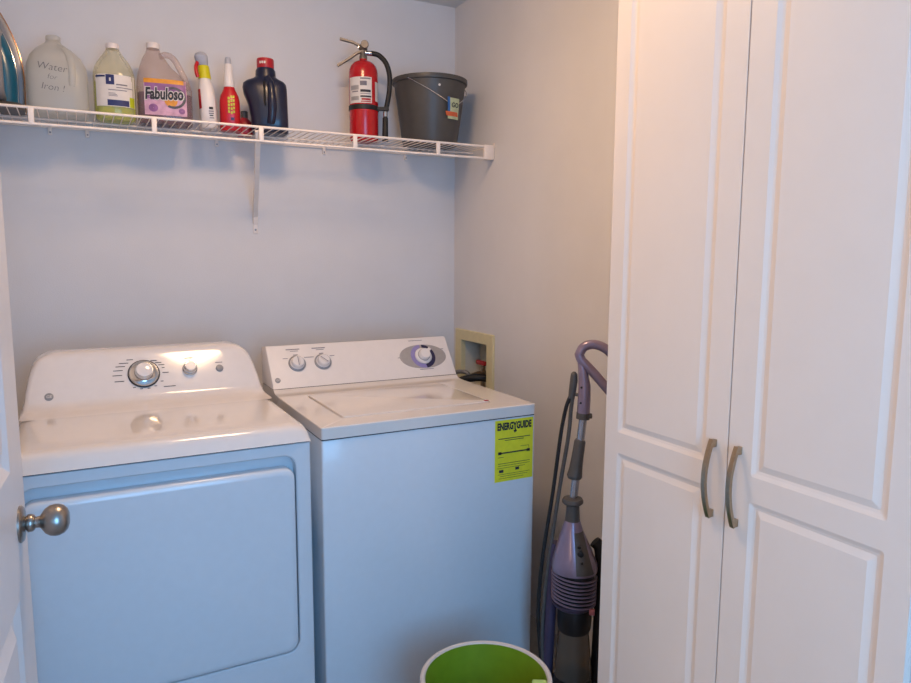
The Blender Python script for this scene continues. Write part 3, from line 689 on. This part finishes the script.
# red spray
t = on_shelf('spray_bottle', 'red bottle with white neck and grey tip beside the navy jug', 'spray bottle', -.970, -.17)
S = [(0, 0, 0, .031, .025, 3), (.005, 0, 0, .0345, .028, 3), (.10, 0, 0, .0335, .028, 2.8), (.118, 0, 0, .030, .026, 2.4), (.140, 0, 0, .0195, .019, 2), (.150, 0, 0, .017, .017, 2)]
loft('body', S, 'sprayr', t, 28)
loft('neck', [(.147, 0, 0, .0185, .0185, 2), (.150, 0, 0, .0188, .0188, 2), (.190, -.001, 0, .0165, .0165, 2), (.196, -.001, 0, .0145, .0145, 2), (.222, -.001, 0, .0135, .0135, 2), (.224, -.001, 0, .012, .012, 2)], 'sprayw', t, 24)
loft('tip', [(.2235, -.001, 0, .0115, .0115, 2), (.240, -.001, 0, .0105, .0105, 2), (.246, -.001, 0, .008, .008, 2)], 'sprayg', t, 24)
for x0, x1, z0, z1 in ((-.006, .0005, .056, .112), (.003, .009, .052, .118), (.0105, .0165, .056, .118)):
    for q in range(5):
        zz = z0 + (z1 - z0) * (q + .5) / 5; patch('label_print', S, x0, x1, zz - .0042, zz + .0042, 'limeprint', t, .001, 4, 2)
patch('label_block', S, .002, .014, .034, .043, 'navylab', t, .001, 5, 2)

# small red bottle mostly hidden
t = on_shelf('small_bottle', 'small dark red bottle half hidden between the red spray and navy jug', 'bottle', -.905, -.09)
loft('body', [(0, 0, 0, .028, .02, 3), (.005, 0, 0, .031, .023, 3), (.045, 0, 0, .030, .023, 2.6), (.06, 0, 0, .014, .014, 2), (.064, 0, 0, .012, .012, 2)], 'capred', t, 24)
lathe('cap', [(.0125, .063), (.0125, .085), (.011, .087), (0, .087)], 'gray_pl', t, 20)

# navy detergent jug
t = on_shelf('detergent_jug', 'navy blue detergent jug with red cap, right of the spray bottles', 'jug', -.845, -.17)
S = [(0, .012, 0, .058, .042, 4), (.006, .012, 0, .063, .047, 4), (.05, .011, 0, .064, .048, 3.6), (.10, .006, 0, .068, .048, 3.4), (.135, -.001, 0, .0745, .047, 3.2), (.155, -.003, 0, .0755, .045, 3.2), (.170, -.003, 0, .0735, .042, 3.0), (.180, -.001, 0, .064, .038, 2.6), (.188, .001, 0, .045, .034, 2.2), (.196, .001, 0, .035, .032, 2), (.215, .001, 0, .034, .032, 2), (.224, .001, 0, .029, .029, 2)]
loft('body', S, 'navy', t, 40)
tube('handle', [(.006, -.030, .186), (.016, -.044, .165), (.020, -.052, .12), (.020, -.052, .07), (.014, -.044, .03)], [.012] * 6 + [.013] * 6 + [.015] * 6 + [.014] * 6 + [.012], 'navy', t, 14, smoothn=6)
tube('grip_recess_shade', [(-.006, -.040, .172), (-.004, -.046, .15), (-.004, -.0475, .11), (-.002, -.047, .09)], .004, 'blackpl', t, 8, smoothn=4)  # raised black strip that draws the shade of the groove beside the handle
cp = lathe('cap', [(.0285, .222), (.0295, .226), (.0295, .252), (.028, .256), (0, .257)], 'capred', t, 28, (.001, 0, 0))
bars('cap_print', lambda x, s_, o: Vector((.001 + .0298 * math.sin(x / .03 - .35), -.0298 * math.cos(x / .03 - .35), .238 + s_)), [(-.008, .002, .003, .004, 0), (0, .002, .003, .004, 0), (.008, .002, .003, .004, 0)], 'paper', cp)['kind'] = 'stuff'

# fire extinguisher
t = on_shelf('fire_extinguisher', 'red fire extinguisher with black hose standing beside the charcoal bucket', 'extinguisher', -.479, -.17)
lathe('cylinder', [(.045, 0), (.050, .002), (.053, .008), (.054, .012), (.054, .250), (.0525, .262), (.047, .276), (.036, .288), (.022, .295), (.015, .297), (.014, .306)], 'red', t, 40)
RX = [(0, 0, 0, .054, .054, 2), (.30, 0, 0, .054, .054, 2)]
lb = patch('label', RX, -.0535, .030, .135, .228, 'paper', t, .0006, 20, 2)
for z, a0, a1, hh, mm in ((.222, -.012, .026, .0025, 'printgray'), (.205, -.013, .012, .008, 'printgray'), (.178, -.012, .026, .0045, 'print'), (.158, -.012, .028, .003, 'print'), (.148, -.008, .026, .0035, 'redh'), (.168, -.012, .026, .0012, 'printgray'), (.176, -.042, -.020, .002, 'printgray'), (.19, -.046, -.018, .008, 'silver_plate'), (.152, -.046, -.018, .007, 'silver_plate'), (.14, -.01, .026, .002, 'redh')):
    patch('label_print', RX, a0, a1, z - hh, z + hh, mm, lb, .0011, 8, 1)
patch('label', RX, .0425, .0535, .145, .215, 'paper', t, .0006, 6, 2)
lathe('strap', [(.0545, .113), (.0565, .114), (.0565, .130), (.0545, .131)], 'rubber', t, 40, cap0=False, cap1=False)
vl = lathe('valve', [(.0145, .300), (.0145, .312), (.012, .316), (.012, .334), (.016, .337), (.016, .350), (.010, .356), (0, .357)], 'castmetal', t, 24)
lathe('gauge', [(.0, -.028), (.013, -.028), (.0145, -.026), (.0145, -.016), (.010, -.012)], 'castmetal', vl, 20, (.006, 0, .350), 'y')
tube('hose_port', [(.0, 0, .326), (.034, 0, .324)], .0095, 'chrome', vl, 14)
tube('upper_lever', [(.012, 0, .350), (-.015, 0, .352), (-.040, 0, .362), (-.085, 0, .372)], .0035, 'castmetal', t, 4, ref=(0, 0, 1), r2=.009, smoothn=4)
tube('carry_handle', [(.010, 0, .330), (-.018, 0, .326), (-.05, 0, .304), (-.096, 0, .276)], .0035, 'castmetal', t, 4, ref=(0, 0, 1), r2=.010, smoothn=4)
tube('safety_pin', [(-.016, -.016, .342), (-.016, .016, .342)], .0022, 'chrome', t, 8)
tube('hose', [(.030, 0, .325), (.058, -.002, .318), (.084, -.006, .290), (.097, -.010, .245), (.096, -.012, .19), (.086, -.014, .135), (.080, -.014, .115)], .0095, 'rubber', t, 14, smoothn=8)
hn = tube('nozzle', [(.080, -.014, .118), (.080, -.014, .095), (.080, -.014, .088), (.079, -.014, .02), (.079, -.014, .004)], [.0065, .0065, .0105, .0115, .0125], 'rubber', t, 14)
tube('nozzle_band', [(.080, -.014, .112), (.080, -.014, .094)], .0082, 'chrome', hn, 14)
tube('hose_clip', [(.045, -.014, .122), (.094, -.014, .122)], .006, 'rubber', t, 4, r2=.010)

# charcoal bucket
t = on_shelf('bucket', 'charcoal plastic bucket with wire handle and colourful tag, right end of shelf', 'bucket', -.2015, -.168)
H_ = .254
lathe('shell', [(.100, 0), (.105, .002), (.1075, .008), (.140, H_ - .018), (.147, H_ - .016), (.1485, H_ - .008), (.1475, H_), (.1435, H_ + .001), (.140, H_ - .003), (.138, H_ - .02), (.104, .010), (.0, .008)], 'bucket', t, 56)
BS = [(0, 0, 0, .1105, .1105, 2), (H_, 0, 0, .1425, .1425, 2)]
def bsurf(a, z, off):                       # angle from straight ahead (towards viewer), + to the right
    r = .1065 + (.1405 - .1065) * z / H_ + off
    return Vector((r * math.sin(a), -r * math.cos(a), z))
pts = []
for k in range(25):
    q = k / 24; a = math.radians(-36 + 150 * q)
    dq = abs(math.degrees(a) - 42) / (78 if math.degrees(a) < 42 else 72); z = .134 + .108 * math.sqrt(dq * dq + .012) / math.sqrt(1.012)
    pts.append(bsurf(a, z, .010 - .0 * q))
wb = tube('wire_handle', pts, .0018, 'chrome', t, 8)
for a in (-36, 114): tube('handle_ear', [bsurf(math.radians(a), .242, -.002), bsurf(math.radians(a), .242, .012)], .006, 'bucket', t, 10)
tube('rivet', [bsurf(.27, .213, -.001), bsurf(.27, .213, .0022)], .0045, 'paper', t, 12)
def tagquad(name, a0, a1, z0, z1, m, off, parent):
    rows = []
    for i in range(5):
        z = z0 + (z1 - z0) * i / 4
        rows.append([bsurf(math.radians(a0 + (a1 - a0) * j / 5 + (i - 2) * -.6), z, off) for j in range(6)])
    return ob(name, *grid(rows), m, parent)
tg = tagquad('paper_tag', 30, 54, .094, .170, 'greentag', .0125, t); tg['label'] = 'colourful cardboard tag on the bucket'
tagquad('tag_print', 29.5, 34, .115, .172, 'bluetag', .0130, tg)
tagquad('tag_print', 27, 52, .104, .120, 'orangetag', .0135, tg)
def tagtext(x, y): return bsurf(math.radians(44) + x / .142,   .144 + y, .0138)
text('tag_lettering', 'GO', .024, 'print', tg, tagtext, offset=.0006)

# ------------------------------------------------------------------ stick vacuum
vx, vy = -.215, -1.17
t = thing('stick_vacuum', 'lilac stick vacuum with loop handle leaning between washer and cabinet', 'vacuum', (vx, vy, 0), facing(vx, vy))
loopp = [(-.002, 0, 1.092), (.010, 0, 1.113), (.034, 0, 1.122), (.062, 0, 1.116), (.090, 0, 1.094), (.110, 0, 1.055), (.119, 0, 1.01), (.116, 0, .990), (.105, 0, .978), (.090, 0, .985), (.070, 0, 1.007), (.046, 0, 1.034), (.022, 0, 1.059), (.006, 0, 1.075)]
LP = spline(loopp + [loopp[0]], 5)[:-1]
hn = tube('handle', LP, .0135, 'purple', t, 14, closed=True, ref=(0, 1, 0))
tube('handle_shaft', [(.0145, .002, .920), (.0155, .002, .96), (.016, .002, 1.0), (.010, .002, 1.045), (.004, .001, 1.080)], [.0185, .0185, .0175, .0135, .011], 'purple', hn, 16)
for x_, z_ in ((.003, 1.0), (.002, .955)): lathe('screw', [(.003, -.0185), (.002, -.0195), (0, -.0195)], 'blackpl', hn, 10, (x_ + .004, 0, z_), 'y')
tube('collar', [(.0135, .002, .905), (.0145, .002, .923)], .0195, 'gray_pl', t, 16)
box('collar_latch', .028, .040, -.008, .010, .908, .921, 'gray_pl', t, .003)
tube('tube', [(.0145, .002, .91), (-.008, .002, .66)], .0115, 'tubem', t, 16)
tube('foam_grip', [(.008, .002, .843), (.007, .002, .838), (.001, .001, .79), (-.003, 0, .755), (-.006, -.002, .735), (-.0065, -.002, .728)], [.0135, .0165, .0175, .0195, .0225, .019], 'gray_pl', t, 18)
lathe('flange', [(.012, .669), (.028, .667), (.031, .661), (.031, .655), (.026, .650), (.02, .648)], 'gray_pl', t, 24, (-.0095, 0, 0))
lathe('neck', [(.0185, .652), (.0195, .63), (.022, .60), (.023, .594)], 'gray_pl', t, 24, (-.0085, 0, 0))
S = [(.335, .000, 0, .050, .050, 2.2), (.342, .000, 0, .060, .058, 2.2), (.352, .000, 0, .0625, .060, 2.2)]
bdy = loft('body_base', S, 'purple_d', t, 32)
S = [(.352, 0, 0, .057, .056, 2.2), (.455, .001, 0, .060, .058, 2.2)]
loft('grille_core', S, 'blackpl', t, 32)
for q in range(8):
    z = .360 + q * .0115
    ring = []
    for k in range(33):
        a = math.radians(-125 + 220 * k / 32)
        R_ = .0625 + .002 * q / 8
        ring.append((.0005 + R_ * math.sin(a), -R_ * .97 * math.cos(a), z - .006 * math.sin(a) - .003))
    tube('grille_slat', ring, .0023, 'purple', t, 6, ref=(0, 0, 1), r2=.0042)
S = [(.450, .001, 0, .0665, .064, 2.2), (.456, .001, 0, .0675, .065, 2.2), (.475, .000, 0, .0655, .063, 2.2), (.505, -.003, 0, .056, .055, 2.1), (.54, -.006, 0, .0435, .043, 2), (.57, -.0085, 0, .032, .032, 2), (.595, -.0088, 0, .0245, .0245, 2), (.600, -.0088, 0, .022, .022, 2)]
loft('motor_cover', S, 'purple', t, 36)
pn = []
for i in range(9):
    z = .458 + .115 * i / 8; hwz = .025 - .013 * i / 8
    cxz = .032 - .022 * i / 8
    pn.append([(cxz + hwz * (j / 4 - 1), front(S, cxz + hwz * (j / 4 - 1), z) - .002, z) for j in range(9)])
cp = ob('control_panel', *grid(pn), 'gray_pl', t)
for z, r in ((.536, .005), (.518, .009), (.494, .004)):
    xx = .030 - .022 * (z - .458) / .1; yy = front(S, xx, z) - .002
    lathe('button', [(r, .004), (r, -.003), (r * .7, -.0045), (0, -.0045)], 'blackpl', cp, 14, (xx, yy, z), 'y')
lathe('cup_ring', [(.047, .340), (.050, .332), (.051, .300), (.049, .270), (.046, .262)], 'blackpl', t, 32, (.004, 0, 0))
lathe('dust_cup', [(.045, .270), (.046, .25), (.052, .18), (.0575, .128), (.056, .120), (.05, .117)], 'smoke', t, 32, (.003, 0, 0))
box('release_tab', .046, .062, -.050, -.038, .334, .352, 'pinktab', t, .003)
tube('spine', [(-.056, .02, .52), (-.062, .02, .45), (-.070, .02, .25), (-.075, .02, .07)], .0185, 'purple_d', t, 12, r2=.02, ref=(1, 0, 0), smoothn=4)
loft('cup_base', [(.062, 0, 0, .060, .055, 2.5), (.09, 0, 0, .062, .058, 2.3), (.117, .003, 0, .055, .054, 2)], 'blackpl', t, 28)
loft('floor_head', [(0.0, 0, -.01, .105, .055, 6), (.008, 0, -.01, .11, .06, 6), (.04, 0, -.008, .11, .058, 5), (.058, 0, 0, .08, .05, 3), (.066, 0, 0, .05, .04, 2.4)], 'blackpl', t, 36)
tube('side_hose', [(.058, .035, .525), (.074, .035, .505), (.080, .033, .44), (.079, .033, .30), (.076, .033, .18), (.07, .03, .08)], .018, 'rubber', t, 12, smoothn=6)
ck = tube('cord_hook', [(-.021, .012, .962), (-.018, .012, .985), (-.015, .012, 1.015), (-.0145, .012, 1.034), (-.0145, .012, 1.040)], [.0095, .011, .0115, .0095, .004], 'gray_pl', t, 14)
tube('hook_arm', [(-.019, .012, .975), (.012, .004, .972)], .005, 'gray_pl', ck, 10)
c1 = tube('power_cord', [(-.024, .012, .968), (-.036, .012, .93), (-.049, .012, .85), (-.068, .012, .676), (-.094, .012, .473), (-.104, .012, .32), (-.098, .012, .20), (-.085, .012, .08)], .0058, 'rubber', t, 10, smoothn=8)
tube('power_cord', [(-.017, .010, .968), (-.021, .010, .93), (-.027, .010, .846), (-.051, .010, .673), (-.081, .010, .41), (-.091, .010, .226), (-.080, .010, .07)], .0060, 'gray_pl', t, 10, smoothn=8)

# ------------------------------------------------------------------ green mop bucket
gx, gy, gz = -.637, -1.374, .35
t = thing('mop_bucket', 'white bucket with lime green inside on the floor before the washer', 'bucket', (gx, gy, 0), facing(gx, gy))
lathe('shell', [(.115, 0), (.120, .003), (.122, .01), (.150, gz - .02), (.158, gz - .016), (.162, gz - .007), (.161, gz - .001), (.157, gz + .0015), (.152, gz), (.149, gz - .004)], 'rimw', t, 56, cap1=False)
lathe('liner', [(.1488, gz - .0035), (.146, gz - .03), (.119, .02), (.113, .012), (0, .010)], 'green', t, 56, cap0=False)
box('pour_lip', .112, .148, -.055, .0, gz - .014, gz - .003, 'palegreen', t, .004)

# ------------------------------------------------------------------ ceiling lamp
t = thing('ceiling_lamp', 'lit flush mount ceiling lamp with frosted dome shade', 'lamp', (-.955, -1.12, ZC))
lathe('base', [(.165, -.0005), (.165, -.018), (.156, -.026)], 'plastic_w', t, 40)
lathe('shade', [(.150, -.024), (.150, -.035), (.140, -.060), (.114, -.080), (.075, -.093), (.03, -.099), (0, -.100)], 'lamp', t, 40, cap0=False)
